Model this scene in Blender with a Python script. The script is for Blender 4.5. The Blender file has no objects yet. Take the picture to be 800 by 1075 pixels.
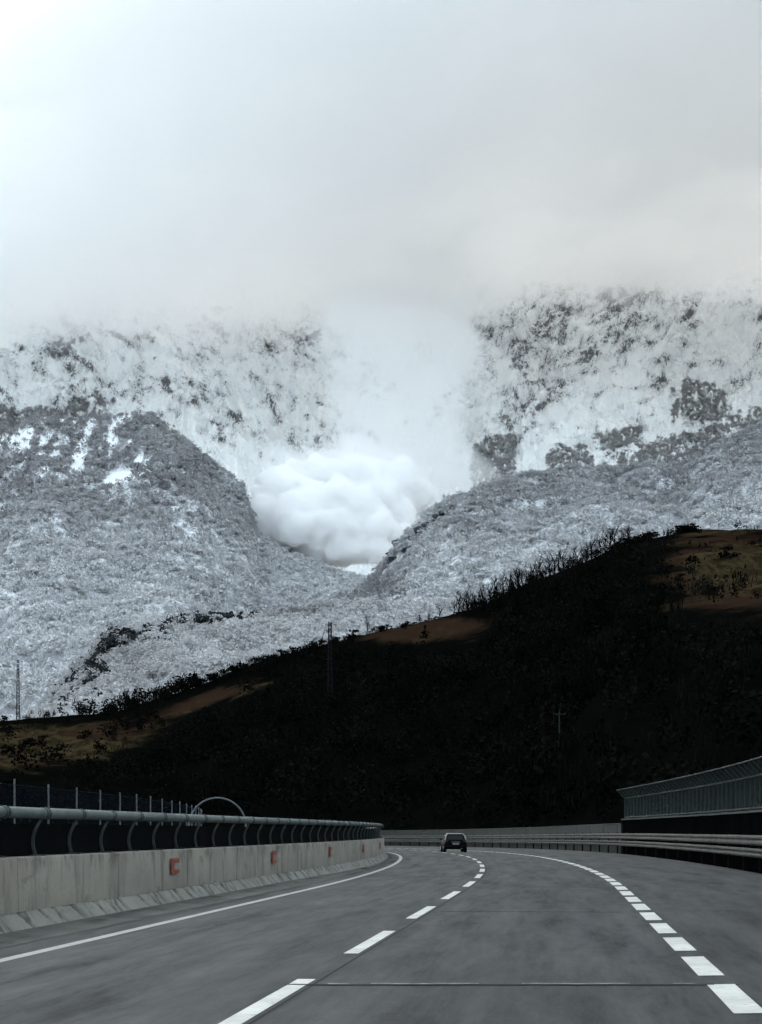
import bpy, bmesh, math, random
import numpy as np
from mathutils import Vector, Matrix

random.seed(7)
RNG = np.random.default_rng(11)
sc = bpy.context.scene
COL = sc.collection
F, CX, HY, CAMH = 2000.0, 400.0, 872.0, 1.4      # focal length / principal point (photo pixels), eye height in metres
rad = math.radians

# ------------------------------------------------------------------ noise
def _hash(ix, iy, seed):
    n = (ix.astype(np.int64) * 374761393 + iy.astype(np.int64) * 668265263 + seed * 1442695041) & 0xFFFFFFFF
    n = ((n ^ (n >> 13)) * 1274126177) & 0xFFFFFFFF
    n = n ^ (n >> 16)
    return (n & 0xFFFF) / 65535.0 * 2 * np.pi
def gnoise(x, y, seed=0):
    x = np.asarray(x, float); y = np.asarray(y, float)
    x0 = np.floor(x); y0 = np.floor(y); fx = x - x0; fy = y - y0
    def g(dx, dy):
        a = _hash(x0 + dx, y0 + dy, seed)
        return np.cos(a) * (fx - dx) + np.sin(a) * (fy - dy)
    sx = fx * fx * fx * (fx * (fx * 6 - 15) + 10); sy = fy * fy * fy * (fy * (fy * 6 - 15) + 10)
    a = g(0, 0) * (1 - sx) + g(1, 0) * sx
    b = g(0, 1) * (1 - sx) + g(1, 1) * sx
    return (a * (1 - sy) + b * sy) * 1.5
def fbm(x, y, octv=5, seed=0, gain=.5):
    s = 0; a = 1; t = 0
    for k in range(octv):
        s = s + a * gnoise(x * 2 ** k, y * 2 ** k, seed + 17 * k); t += a; a *= gain
    return s / t * 1.6
def ridged(x, y, octv=5, seed=0, gain=.55):
    s = 0; a = 1; t = 0
    for k in range(octv):
        n = 1 - np.abs(gnoise(x * 2.03 ** k, y * 2.03 ** k, seed + 31 * k)) * 1.7
        s = s + a * n * n; t += a; a *= gain
    return s / t
def sstep(a, b, x):
    t = np.clip((np.asarray(x, float) - a) / (b - a), 0, 1)
    return t * t * (3 - 2 * t)

# ------------------------------------------------------------------ object helpers
def link(o, parent=None):
    COL.objects.link(o)
    if parent is not None: o.parent = parent
    return o
def mesh_np(name, verts, faces, mat, parent=None, smooth=False, attrs=None, uvs=None):
    """verts (n,3), faces (m,k) arrays of one polygon size"""
    verts = np.asarray(verts, np.float32); faces = np.asarray(faces, np.int32)
    me = bpy.data.meshes.new(name)
    me.vertices.add(len(verts)); me.vertices.foreach_set('co', verts.ravel())
    m, k = faces.shape
    me.loops.add(m * k); me.loops.foreach_set('vertex_index', faces.ravel())
    me.polygons.add(m); me.polygons.foreach_set('loop_start', np.arange(0, m * k, k, dtype=np.int32))
    if smooth: me.polygons.foreach_set('use_smooth', np.ones(m, bool))
    me.update(calc_edges=True)
    for an, (dom, val) in (attrs or {}).items():
        at = me.attributes.new(an, 'FLOAT', dom); at.data.foreach_set('value', np.asarray(val, np.float32).ravel())
    if uvs is not None:
        uv = me.uv_layers.new(name='UVMap'); uv.data.foreach_set('uv', np.asarray(uvs, np.float32)[faces.ravel()].ravel())
    if mat: me.materials.append(mat)
    return link(bpy.data.objects.new(name, me), parent)
class MB:
    """collects boxes, tubes, prisms; builds ONE mesh object"""
    def __init__(self): self.v = []; self.f = []; self.sm = []
    def add(self, vs, fs, smooth=False):
        b = len(self.v); self.v += [tuple(v) for v in vs]; self.f += [tuple(i + b for i in f) for f in fs]; self.sm += [smooth] * len(fs)
    def box(self, c, s, rz=0, M=None):
        vs = []
        for dx in (-.5, .5):
            for dy in (-.5, .5):
                for dz in (-.5, .5): vs.append(Vector((dx * s[0], dy * s[1], dz * s[2])))
        R = Matrix.Rotation(rz, 3, 'Z') if M is None else M
        vs = [R @ v + Vector(c) for v in vs]
        self.add(vs, [(0, 1, 3, 2), (4, 6, 7, 5), (0, 4, 5, 1), (2, 3, 7, 6), (0, 2, 6, 4), (1, 5, 7, 3)])
    def tube(self, pts, r, n=8, caps=True, smooth=True):
        pts = [Vector(p) for p in pts]; rs = r if hasattr(r, '__len__') else [r] * len(pts)
        rings = []; up = None
        for i, p in enumerate(pts):
            d = (pts[min(i + 1, len(pts) - 1)] - pts[max(i - 1, 0)]).normalized()
            if up is None: up = Vector((0, 0, 1)) if abs(d.z) < .9 else Vector((1, 0, 0))
            a = d.cross(up).normalized(); b = a.cross(d).normalized(); up = b
            rings.append([p + (a * math.cos(2 * math.pi * k / n) + b * math.sin(2 * math.pi * k / n)) * rs[i] for k in range(n)])
        vs = [v for g in rings for v in g]; fs = []
        for i in range(len(rings) - 1):
            for k in range(n):
                k2 = (k + 1) % n; fs.append((i * n + k, i * n + k2, (i + 1) * n + k2, (i + 1) * n + k))
        self.add(vs, fs, smooth)
        if caps: self.add(rings[0], [tuple(range(n))[::-1]]); self.add(rings[-1], [tuple(range(n))])
    def sweep(self, sections, closed=False, caps=False, smooth=False):
        n = len(sections[0]); vs = [v for s in sections for v in s]; fs = []
        for i in range(len(sections) - 1):
            for k in range(n if closed else n - 1):
                k2 = (k + 1) % n; fs.append((i * n + k, i * n + k2, (i + 1) * n + k2, (i + 1) * n + k))
        if caps: fs += [tuple(range(n))[::-1], tuple((len(sections) - 1) * n + k for k in range(n))]
        self.add(vs, fs, smooth)
    def build(self, name, mat, parent=None, bevel=0, uvf=None):
        me = bpy.data.meshes.new(name); me.from_pydata(self.v, [], self.f); me.update()
        me.polygons.foreach_set('use_smooth', self.sm)
        if uvf:
            uv = me.uv_layers.new(name='UVMap')
            for l in me.loops: uv.data[l.index].uv = uvf(l.vertex_index)
        bm = bmesh.new(); bm.from_mesh(me); bmesh.ops.recalc_face_normals(bm, faces=bm.faces); bm.to_mesh(me); bm.free()
        me.materials.append(mat)
        o = link(bpy.data.objects.new(name, me), parent)
        if bevel:
            m = o.modifiers.new('bevel', 'BEVEL'); m.width = bevel; m.segments = 2; m.limit_method = 'ANGLE'
        return o
def tag(o, label=None, cat=None, group=None, kind=None):
    if label: o['label'] = label
    if cat: o['category'] = cat
    if group: o['group'] = group
    if kind: o['kind'] = kind
    return o
def thing(name, loc, label, cat, group=None, rz=0):
    o = link(bpy.data.objects.new(name, None)); o.location = loc; o.rotation_euler = (0, 0, rz); o.empty_display_size = .3
    return tag(o, label, cat, group)
def copy_tree(o, parent=None):
    c = o.copy(); COL.objects.link(c)
    if parent is not None: c.parent = parent
    for ch in list(o.children): copy_tree(ch, c)
    return c

# ------------------------------------------------------------------ materials
class NT:
    def __init__(self, name):
        self.m = bpy.data.materials.new(name); self.m.use_nodes = True
        self.t = self.m.node_tree; self.t.nodes.clear(); self.out = self.t.nodes.new('ShaderNodeOutputMaterial')
    def n(self, typ, **kw):
        nd = self.t.nodes.new('ShaderNode' + typ)
        for k, v in kw.items():
            if k.startswith('i_'):
                key = k[2:]; nd.inputs[int(key) if key.isdigit() else key].default_value = v
            else: setattr(nd, k, v)
        return nd
    def l(self, a, b): self.t.links.new(a, b)
    def math(self, op, a, b=0.0, clamp=False):
        nd = self.n('Math', operation=op, use_clamp=clamp)
        for i, v in enumerate((a, b)):
            if hasattr(v, 'links'): self.l(v, nd.inputs[i])
            else: nd.inputs[i].default_value = v
        return nd.outputs[0]
    def ramp(self, fac, lo, hi):
        nd = self.n('MapRange', clamp=True, interpolation_type='SMOOTHSTEP'); self.l(fac, nd.inputs[0])
        nd.inputs[1].default_value = lo; nd.inputs[2].default_value = hi
        return nd.outputs[0]
    def mix(self, fac, a, b):
        nd = self.n('Mix', data_type='RGBA')
        for i, v in ((0, fac), (6, a), (7, b)):
            if hasattr(v, 'links'): self.l(v, nd.inputs[i])
            else: nd.inputs[i].default_value = v if i == 0 else (*v[:3], 1)
        return nd.outputs[2]
    def noise(self, vec, scale, detail=5, rough=.55, dist=0):
        nd = self.n('TexNoise'); nd.inputs['Scale'].default_value = scale; nd.inputs['Detail'].default_value = detail
        nd.inputs['Roughness'].default_value = rough; nd.inputs['Distortion'].default_value = dist
        if vec is not None: self.l(vec, nd.inputs['Vector'])
        return nd.outputs[0]
    def mapping(self, vec, scale):
        nd = self.n('Mapping'); self.l(vec, nd.inputs[0]); nd.inputs['Scale'].default_value = scale
        return nd.outputs[0]
    def obj(self): return self.n('TexCoord').outputs['Object']
    def uv(self): return self.n('TexCoord').outputs['UV']
    def attr(self, name): return self.n('Attribute', attribute_name=name).outputs['Fac']
    def bump(self, h, strength=.4, dist=.02):
        nd = self.n('Bump'); nd.inputs['Strength'].default_value = strength; nd.inputs['Distance'].default_value = dist
        self.l(h, nd.inputs['Height']); return nd.outputs[0]
    def bsdf(self, col, rough=.8, spec=.3, metal=0, normal=None):
        p = self.n('BsdfPrincipled')
        for key, v in (('Base Color', col), ('Roughness', rough), ('Specular IOR Level', spec), ('Metallic', metal)):
            if hasattr(v, 'links'): self.l(v, p.inputs[key])
            elif key == 'Base Color': p.inputs[key].default_value = (*v[:3], 1)
            else: p.inputs[key].default_value = v
        if normal is not None: self.l(normal, p.inputs['Normal'])
        self.l(p.outputs[0], self.out.inputs['Surface'])
        return p
def simple(name, c, rough=.7, spec=.3, metal=0, var=.25, scale=6.0, c2=None):
    t = NT(name); n = t.noise(t.obj(), scale, 6, .6)
    d = c2 or tuple(x * (1 - var) for x in c)
    t.bsdf(t.mix(t.ramp(n, .35, .65), c, d), rough, spec, metal)
    return t.m

def asphalt(name, base=.0205):
    t = NT(name); uv = t.uv()
    big = t.noise(t.mapping(uv, (.35, .03, 1)), 1.0, 4, .6)
    streak = t.noise(t.mapping(uv, (1.6, .11, 1)), 1.0, 6, .68); mott = t.noise(t.mapping(uv, (3.0, .42, 1)), 1.0, 6, .75, .5)
    fine = t.noise(t.mapping(uv, (12, 1.3, 1)), 1.0, 5, .7)
    grain = t.noise(t.mapping(uv, (46, 5, 1)), 1.0, 4, .8)
    patch = t.noise(t.mapping(uv, (.5, .16, 1)), 1.0, 3, .5, 1.5)
    c = t.mix(t.ramp(big, .36, .64), (base * .58, base * .66, base * .71), (base * 1.4, base * 1.54, base * 1.6))
    c = t.mix(t.math('MULTIPLY', t.ramp(streak, .50, .66), .75), c, (base * .5, base * .56, base * .6))
    c = t.mix(t.math('MULTIPLY', t.ramp(patch, .54, .60), .45), c, (base * 1.55, base * 1.62, base * 1.64))
    c = t.mix(t.math('MULTIPLY', t.ramp(mott, .50, .66), .42), c, (base * .55, base * .62, base * .66))
    c = t.mix(t.math('MULTIPLY', t.ramp(mott, .47, .36), .35), c, (base * 1.7, base * 1.8, base * 1.84))
    c = t.mix(t.math('MULTIPLY', t.ramp(fine, .35, .75), .4), c, (base * .6, base * .64, base * .66))
    c = t.mix(t.math('MULTIPLY', t.ramp(grain, .45, .8), .5), c, (base * 2.1, base * 2.2, base * 2.2))
    sx = t.n('SeparateXYZ'); t.l(uv, sx.inputs[0])     # four polished wheel tracks
    wt = t.math('ABSOLUTE', t.math('SINE', t.math('MULTIPLY', t.math('ADD', sx.outputs[0], .95), math.pi / 1.9)))
    c = t.mix(t.math('MULTIPLY', t.math('MULTIPLY', t.ramp(wt, .55, 1.0), t.ramp(t.noise(t.mapping(uv, (.4, .06, 1)), 1.0, 4), .3, .7)), .28), c, (base * .5, base * .58, base * .62))
    # sparse cracks, sealed with tar
    vo = t.n('TexVoronoi', feature='DISTANCE_TO_EDGE'); vo.inputs['Scale'].default_value = .22
    wob = t.n('VectorMath', operation='ADD'); wv = t.n('TexNoise'); wv.inputs['Scale'].default_value = .9; wv.inputs['Detail'].default_value = 6
    t.l(uv, wv.inputs['Vector']); t.l(wv.outputs[1], wob.inputs[0]); t.l(uv, wob.inputs[1]); t.l(wob.outputs[0], vo.inputs['Vector'])
    crack = t.math('MULTIPLY', t.math('SUBTRACT', 1.0, t.ramp(vo.outputs[0], .004, .014)), t.ramp(t.noise(uv, .12, 2), .5, .6))
    c = t.mix(t.math('MULTIPLY', crack, .6), c, (.012, .012, .013))
    r = t.n('MapRange'); t.l(streak, r.inputs[0]); r.inputs[3].default_value = .5; r.inputs[4].default_value = .78
    sp = t.n('MapRange'); t.l(t.math('ADD', t.math('ADD', t.math('MULTIPLY', mott, .3), t.math('MULTIPLY', streak, .35)), t.math('MULTIPLY', big, .35)), sp.inputs[0]); sp.inputs[1].default_value = .38; sp.inputs[2].default_value = .62; sp.inputs[3].default_value = .10; sp.inputs[4].default_value = .02
    t.bsdf(c, r.outputs[0], sp.outputs[0], 0, t.bump(t.math('ADD', grain, fine), .35, .01))
    return t.m
M = {}
M['asphalt'] = asphalt('asphalt')
M['asphalt_shoulder'] = asphalt('asphalt_shoulder', .0180)
def paint(name, k, wear):
    t = NT(name); uv = t.uv()
    w = t.noise(uv, 9.0, 7, .75); g = t.noise(uv, 1.1, 4, .6)
    c = t.mix(t.ramp(g, .3, .7), (.42 * k, .415 * k, .385 * k), (.30 * k, .295 * k, .27 * k))
    c = t.mix(t.math('MULTIPLY', t.ramp(w, wear, wear + .12), .8), c, (.13, .14, .14))
    t.bsdf(c, .6, .35); return t.m
M['paint'] = paint('road_paint', 1.0, .53); M['edge_paint'] = paint('worn_edge_paint', .6, .47)
def concrete(name, a, b, stain, dens=.6, spec=.2):
    t = NT(name); uv = t.uv()
    n1 = t.noise(t.mapping(uv, (.5, .8, 1)), 1.0, 6, .62); n2 = t.noise(t.mapping(uv, (2.6, .5, 1)), 1.0, 6, .6, .4)
    n3 = t.noise(uv, 18.0, 6, .7); n4 = t.noise(t.mapping(uv, (.9, 2.2, 1)), 1.0, 5, .6)
    c = t.mix(t.ramp(n1, .3, .7), a, b)
    c = t.mix(t.math('MULTIPLY', t.ramp(n2, .5, .68), dens), c, stain)
    c = t.mix(t.math('MULTIPLY', t.ramp(n4, .6, .68), dens * .7), c, stain)
    c = t.mix(t.math('MULTIPLY', t.ramp(n3, .4, .75), .35), c, tuple(x * .6 for x in b))
    sz = t.n('SeparateXYZ'); t.l(uv, sz.inputs[0])
    topd = t.math('MULTIPLY', t.math('MULTIPLY', t.ramp(sz.outputs[1], .70, 1.02), t.ramp(sz.outputs[1], 1.6, 1.2)), t.ramp(t.noise(t.mapping(uv, (1.5, .9, 1)), 1.0, 5, .7), .48, .6))
    c = t.mix(t.math('MULTIPLY', topd, .75), c, stain)
    c = t.mix(t.math('MULTIPLY', t.attr('groove_shade'), 1.0, True), c, tuple(x * .35 for x in stain))  # shade inside the toe grooves, mixed into the concrete colour
    t.bsdf(c, .9, spec, 0, t.bump(t.math('ADD', n3, n1), .5, .015)); return t.m
M['concrete'] = concrete('concrete_wall', (.20, .187, .158), (.145, .137, .118), (.05, .048, .042))
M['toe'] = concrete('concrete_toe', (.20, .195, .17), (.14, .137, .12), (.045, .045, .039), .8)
M['gutter'] = concrete('gutter_dirt', (.085, .083, .075), (.05, .05, .045), (.018, .018, .016), .9)
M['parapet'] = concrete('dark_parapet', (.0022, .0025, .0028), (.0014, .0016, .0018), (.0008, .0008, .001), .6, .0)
M['steel'] = simple('galvanised_tube', (.070, .089, .086), .55, .3, .2, .4, 3.0)
M['bracket'] = simple('bracket_steel', (.034, .042, .042), .7, .15, .3, .3, 9.0)
M['coupling'] = simple('coupling_steel', (.02, .027, .028), .6, .3, .2, .3, 9.0)
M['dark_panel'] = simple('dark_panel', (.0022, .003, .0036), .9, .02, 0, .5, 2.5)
M['rail'] = simple('weathered_guardrail', (.036, .038, .035), .75, .1, .05, .5, 1.6)
M['rail_post'] = simple('guardrail_post', (.004, .0045, .0045), .9, .02, 0, .3, 6)
M['green_panel'] = simple('green_panel', (.010, .0145, .015), .8, .1, 0, .35, .8)
M['green_steel'] = simple('green_fence_steel', (.016, .023, .0235), .75, .1, 0, .3, 4)
M['fence_post'] = simple('pale_fence_post', (.062, .072, .08), .55, .4, .2, .3, 3)
M['pylon'] = simple('pylon_steel', (.006, .008, .0095), .9, .02, 0, .3, 1)
M['red'] = simple('orange_red_plate', (.19, .028, .012), .55, .4, 0, .4, 14)
M['grey_plate'] = simple('grey_plate', (.16, .158, .145), .6, .4, 0, .3, 14)
M['car_paint'] = simple('black_car_paint', (.0008, .0009, .001), .6, .03, 0, .1, 3)
M['car_glass'] = simple('car_glass', (.003, .0036, .004), .3, .2, 0, .1, 3)
M['tyre'] = simple('tyre_rubber', (.003, .003, .003), .95, .03, 0, .3, 12)
M['rim'] = simple('alloy', (.25, .25, .26), .35, .5, .8, .2, 12)
M['tail'] = simple('tail_lamp', (.02, .0016, .0014), .4, .2, 0, .2, 8)
M['plate'] = simple('number_plate', (.14, .142, .142), .5, .4, 0, .15, 20)
M['chrome_and_sheen'] = simple('silver_trim_and_sheen', (.16, .165, .17), .4, .4, .3, .1, 5)  # real trim, plus painted reflections on roof and rear pillars
M['trim'] = simple('black_trim', (.003, .003, .003), .9, .05, 0, .2, 6)
M['bark'] = simple('dark_bark', (.004, .004, .004), .95, .0, 0, .4, 3)
def netmat(name, col, opacity):
    t = NT(name); p = t.bsdf(col, .9, .03)
    tr = t.n('BsdfTransparent'); mx = t.n('MixShader'); mx.inputs[0].default_value = opacity
    t.l(tr.outputs[0], mx.inputs[1]); t.l(p.outputs[0], mx.inputs[2]); t.l(mx.outputs[0], t.out.inputs['Surface'])
    return t.m
M['net'] = netmat('fine_wire_net', (.003, .006, .011), .35)
M['green_net'] = netmat('green_wire_net', (.008, .014, .0145), .6)
def foliage(name, a, b, snow=None):
    t = NT(name); tone = t.attr('tone')
    n = t.noise(t.obj(), .05 if snow else .4, 4, .6)
    c = t.mix(tone, a, b)
    if snow:
        c = t.mix(t.math('MULTIPLY', t.ramp(t.attr('snow'), .0, 1.0), .95), c, snow)
    c = t.mix(t.math('MULTIPLY', t.ramp(n, .4, .7), .15 if snow else .35), c, tuple(x * .6 for x in a))
    if snow:      # a crown of fine twigs scatters light much like a rounded body: soften the facets' normals
        ge = t.n('NewGeometry'); vm = t.n('VectorMath', operation='MULTIPLY_ADD'); t.l(ge.outputs['Normal'], vm.inputs[0]); vm.inputs[1].default_value = (.16, .16, .12); vm.inputs[2].default_value = (0, -.45, .85)
        vn = t.n('VectorMath', operation='NORMALIZE'); t.l(vm.outputs[0], vn.inputs[0]); p = t.bsdf(c, .95, .0, 0, vn.outputs[0])
        tl = t.n('BsdfTranslucent'); t.l(c, tl.inputs[0]); mx = t.n('MixShader'); mx.inputs[0].default_value = .42
        t.l(p.outputs[0], mx.inputs[1]); t.l(tl.outputs[0], mx.inputs[2]); t.l(mx.outputs[0], t.out.inputs['Surface'])
    else: t.bsdf(c, .95, .0)
    return t.m
M['frost'] = foliage('frosted_twigs', (.29, .288, .30), (.58, .575, .585), (.82, .83, .84))
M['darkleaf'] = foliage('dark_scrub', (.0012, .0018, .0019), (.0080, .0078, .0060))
M['scrub'] = foliage('crest_scrub', (.002, .0025, .002), (.005, .005, .004))
M['twig'] = foliage('bare_twigs', (.004, .004, .004), (.010, .010, .009))

def snow_rock(name, rock_a=(.175, .18, .187), rock_b=(.10, .104, .11), scale=1.0):
    t = NT(name); ob = t.obj()
    rk = t.attr('rock')
    n1 = t.noise(ob, .15 * scale, 6, .72); n2 = t.noise(ob, .04 * scale, 8, .7, .2)
    f = t.math('ADD', rk, t.math('MULTIPLY', t.math('SUBTRACT', n1, .5), 1.0))
    f = t.math('ADD', f, t.math('MULTIPLY', t.math('SUBTRACT', n2, .5), .7))
    m = t.ramp(f, .42, .58)
    rc = t.mix(t.ramp(t.noise(ob, .08, 6, .7), .35, .65), rock_a, rock_b)
    rc = t.mix(t.math('MULTIPLY', t.ramp(t.noise(ob, .006, 3), .5, .62), .35), rc, (.15, .135, .137))
    sn = t.mix(t.ramp(t.noise(ob, .012, 6, .6), .35, .68), (.90, .925, .93), (.82, .85, .87))
    c = t.mix(m, t.mix(t.math('MULTIPLY', t.ramp(f, .24, .42), .5), sn, (.46, .48, .50)), rc)
    t.bsdf(c, .85, .15, 0, t.bump(t.math('ADD', n1, n2), .5, 5.0)); return t.m
M['mountain'] = snow_rock('snow_and_rock')
M['snowground'] = snow_rock('snowy_ground', (.34, .345, .365), (.25, .255, .27), 2.0)
def hillmat():
    t = NT('winter_grass_hill'); ob = t.obj(); g = t.attr('grass')
    n = t.noise(ob, .05, 7, .65); n2 = t.noise(t.mapping(ob, (1, .25, 1)), .35, 6, .7)
    f = t.ramp(t.math('ADD', g, t.math('MULTIPLY', t.math('SUBTRACT', n, .5), 1.5)), .3, .72)
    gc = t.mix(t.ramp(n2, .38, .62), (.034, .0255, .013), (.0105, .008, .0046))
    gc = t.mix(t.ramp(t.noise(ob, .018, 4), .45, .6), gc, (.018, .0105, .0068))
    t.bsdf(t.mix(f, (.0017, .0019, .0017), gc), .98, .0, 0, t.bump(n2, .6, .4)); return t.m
M['hill'] = hillmat()
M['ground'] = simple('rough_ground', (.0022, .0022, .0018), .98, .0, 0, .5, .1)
def volume(name, dens, alb=(.985, .99, .995), g=.0):
    t = NT(name); v = t.n('VolumeScatter'); v.inputs['Color'].default_value = (*alb, 1)
    v.inputs['Density'].default_value = dens; v.inputs['Anisotropy'].default_value = g
    t.l(v.outputs[0], t.out.inputs['Volume']); return t.m

# ------------------------------------------------------------------ road alignment (lane line = offset 0, right is +)
S0, S1 = -40, 380
def _kappa(s):
    if s < 45: return 0
    if s < 125: return 1 / 633
    return 1 / 633 + (1 / 300 - 1 / 633) * min(1, (s - 125) / 55)
_ss = np.arange(S0, S1 + 1, .5); _P = np.zeros((len(_ss), 3))
_th = math.atan(.095); _x, _y = -2.4 + S0 * math.sin(_th), S0 * math.cos(_th)
for i, s in enumerate(_ss):
    _P[i] = (_x, _y, _th); _th -= _kappa(s) * .5; _x += math.sin(_th) * .5; _y += math.cos(_th) * .5
def road(s, o, h=0.0):
    x = float(np.interp(s, _ss, _P[:, 0])); y = float(np.interp(s, _ss, _P[:, 1])); th = float(np.interp(s, _ss, _P[:, 2]))
    z = -0.45 * float(sstep(90, 230, s)) + .04 * max(0, min(o, 9) - 3.8)
    return Vector((x + o * math.cos(th), y - o * math.sin(th), z + h))
def wroad(s, o, h=0.0): return road(s, o + .62 * float(sstep(42, 95, s)), h)
def heading(s): return -float(np.interp(s, _ss, _P[:, 2]))     # rotation about z that turns +Y into the road direction
def ribbon(name, offs, s0, s1, mat, h=0.0, ds=1.0, parent=None, hs=None):
    n = max(2, int((s1 - s0) / ds) + 1); V = []; U = []
    for s in np.linspace(s0, s1, n):
        for k, o in enumerate(offs): V.append(road(s, o, h + (hs[k] if hs else 0))); U.append((o, s))
    m = len(offs); Fc = [(i * m + k, i * m + k + 1, (i + 1) * m + k + 1, (i + 1) * m + k) for i in range(n - 1) for k in range(m - 1)]
    return mesh_np(name, V, Fc, mat, parent, uvs=U)
def dashes(name, o, w, starts, length, mat, h, parent=None):
    V = []; U = []; Fc = []
    for s in starts:
        b = len(V); n = 6
        for q in np.linspace(s, s + length, n):
            for oo in (o - w / 2, o + w / 2): V.append(road(q, oo, h)); U.append((oo, q))
        Fc += [(b + 2 * i, b + 2 * i + 1, b + 2 * i + 3, b + 2 * i + 2) for i in range(n - 1)]
    return mesh_np(name, V, Fc, mat, parent, uvs=U)

# ground sheet
def build_ground():
    xs = np.array([-9000, -3000, -600, -150, 0, 150, 600, 3000, 9000.]); ys = np.array([-3000, -200, 0, 200, 600, 2000, 7000, 12000.])
    V = [(x, y, -1.2) for y in ys for x in xs]; m = len(xs)
    mesh_np('ground', V, [(j * m + i, j * m + i + 1, (j + 1) * m + i + 1, (j + 1) * m + i) for j in range(len(ys) - 1) for i in range(m - 1)], M['ground'])['kind'] = 'structure'
build_ground()
rd = ribbon('road', [-4.25, -3.75, -1.9, 0, 1.9, 3.8], S0, S1, M['asphalt']); rd['kind'] = 'structure'
sh = ribbon('road_shoulder', [3.8, 5.5, 8.1], S0, S1, M['asphalt_shoulder']); sh['kind'] = 'structure'
vg = ribbon('verge', [8.1, 8.3, 9.3, 11.5, 30], S0, S1, M['ground'], 0, 2.0, None, [0, -.15, -.2, -.6, -1.0]); vg['kind'] = 'structure'
gt = ribbon('gutter', [-4.92, -4.6, -4.25], S0, 70, M['gutter'], 0, 1.0, None, [.05, .012, .004]); gt['kind'] = 'structure'
gf = ribbon('gutter', [-4.30, -4.26, -4.25], 70, S1, M['gutter'], 0, 1.0, None, [.05, .012, .004]); gf['kind'] = 'structure'
oc = ribbon('opposite_carriageway', [-16.8, -12, -8, -5.55], S0, S1, M['asphalt_shoulder'], -.02); oc['kind'] = 'structure'
ov = ribbon('opposite_verge', [-60, -24, -16.8], S0, S1, M['ground'], 0, 2.0, None, [-1.1, -.3, -.02]); ov['kind'] = 'structure'
el = ribbon('edge_line', [-3.70, -3.54], S0, S1, M['edge_paint'], .004); el['kind'] = 'structure'
ll = dashes('lane_line', 0.0, .17, [13.1 + 8.65 * k for k in range(-4, 40)], 4.9, M['paint'], .005); ll['kind'] = 'structure'
sl = dashes('shoulder_line', 3.82, .25, [14.95 + 3.8 * k for k in range(-10, 92)], 2.75, M['paint'], .006); sl['kind'] = 'structure'
def seams():
    t = NT('tar_seam'); n = t.noise(t.uv(), 2.0, 5, .7); t.bsdf(t.mix(t.ramp(n, .42, .6), (.0065, .0072, .0078), (.0125, .014, .0145)), .9, .12)
    o = ribbon('tar_seam', [.125, .155], S0, S1, t.m, .0035); o['kind'] = 'structure'
    for k, (a, b, sq) in enumerate(((-.2, 3.6, 47.5), (.3, 3.4, 33.0), (-3.6, -.3, 58.0))):
        o = ribbon('repair_seam', list(np.linspace(a, b, 12)), sq, sq + .22, t.m, .0032, .2, None, [.0005 * math.sin(i * 2.3 + k) for i in range(12)]); o['kind'] = 'structure'
    # expansion joint across both lanes: dark rubber strip with pale worn edges
    V = []; U = []; Fc = []
    xs = np.linspace(-5.4, 6.2, 60)
    def strip(y0, y1, z, gap):
        for i in range(len(xs) - 1):
            if gap is not None and not gap(i): continue
            b = len(V); w = .012 * math.sin(i * 1.7)
            for x, y in ((xs[i], y0 + w), (xs[i + 1], y0 + w), (xs[i + 1], y1 + w), (xs[i], y1 + w)): V.append((x, y, z)); U.append((x, y))
            Fc.append((b, b + 1, b + 2, b + 3))
    strip(17.21, 17.30, .0075, lambda i: random.random() < (.96 if xs[i] > -.9 else 0))
    mesh_np('expansion_joint', V, Fc, t.m, uvs=U)['kind'] = 'structure'
    V.clear(); U.clear(); Fc.clear()
    strip(17.30, 17.40, .0085, lambda i: xs[i] > -.5 and random.random() < .72 and xs[i] < 2.8)
    t2 = NT('joint_edge'); n = t2.noise(t2.obj(), 7, 5, .7)
    t2.bsdf(t2.mix(t2.ramp(n, .4, .6), (.13, .132, .132), (.03, .032, .034)), .7, .3)
    mesh_np('joint_edge', V, Fc, t2.m, uvs=U)['kind'] = 'structure'
seams()

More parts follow.
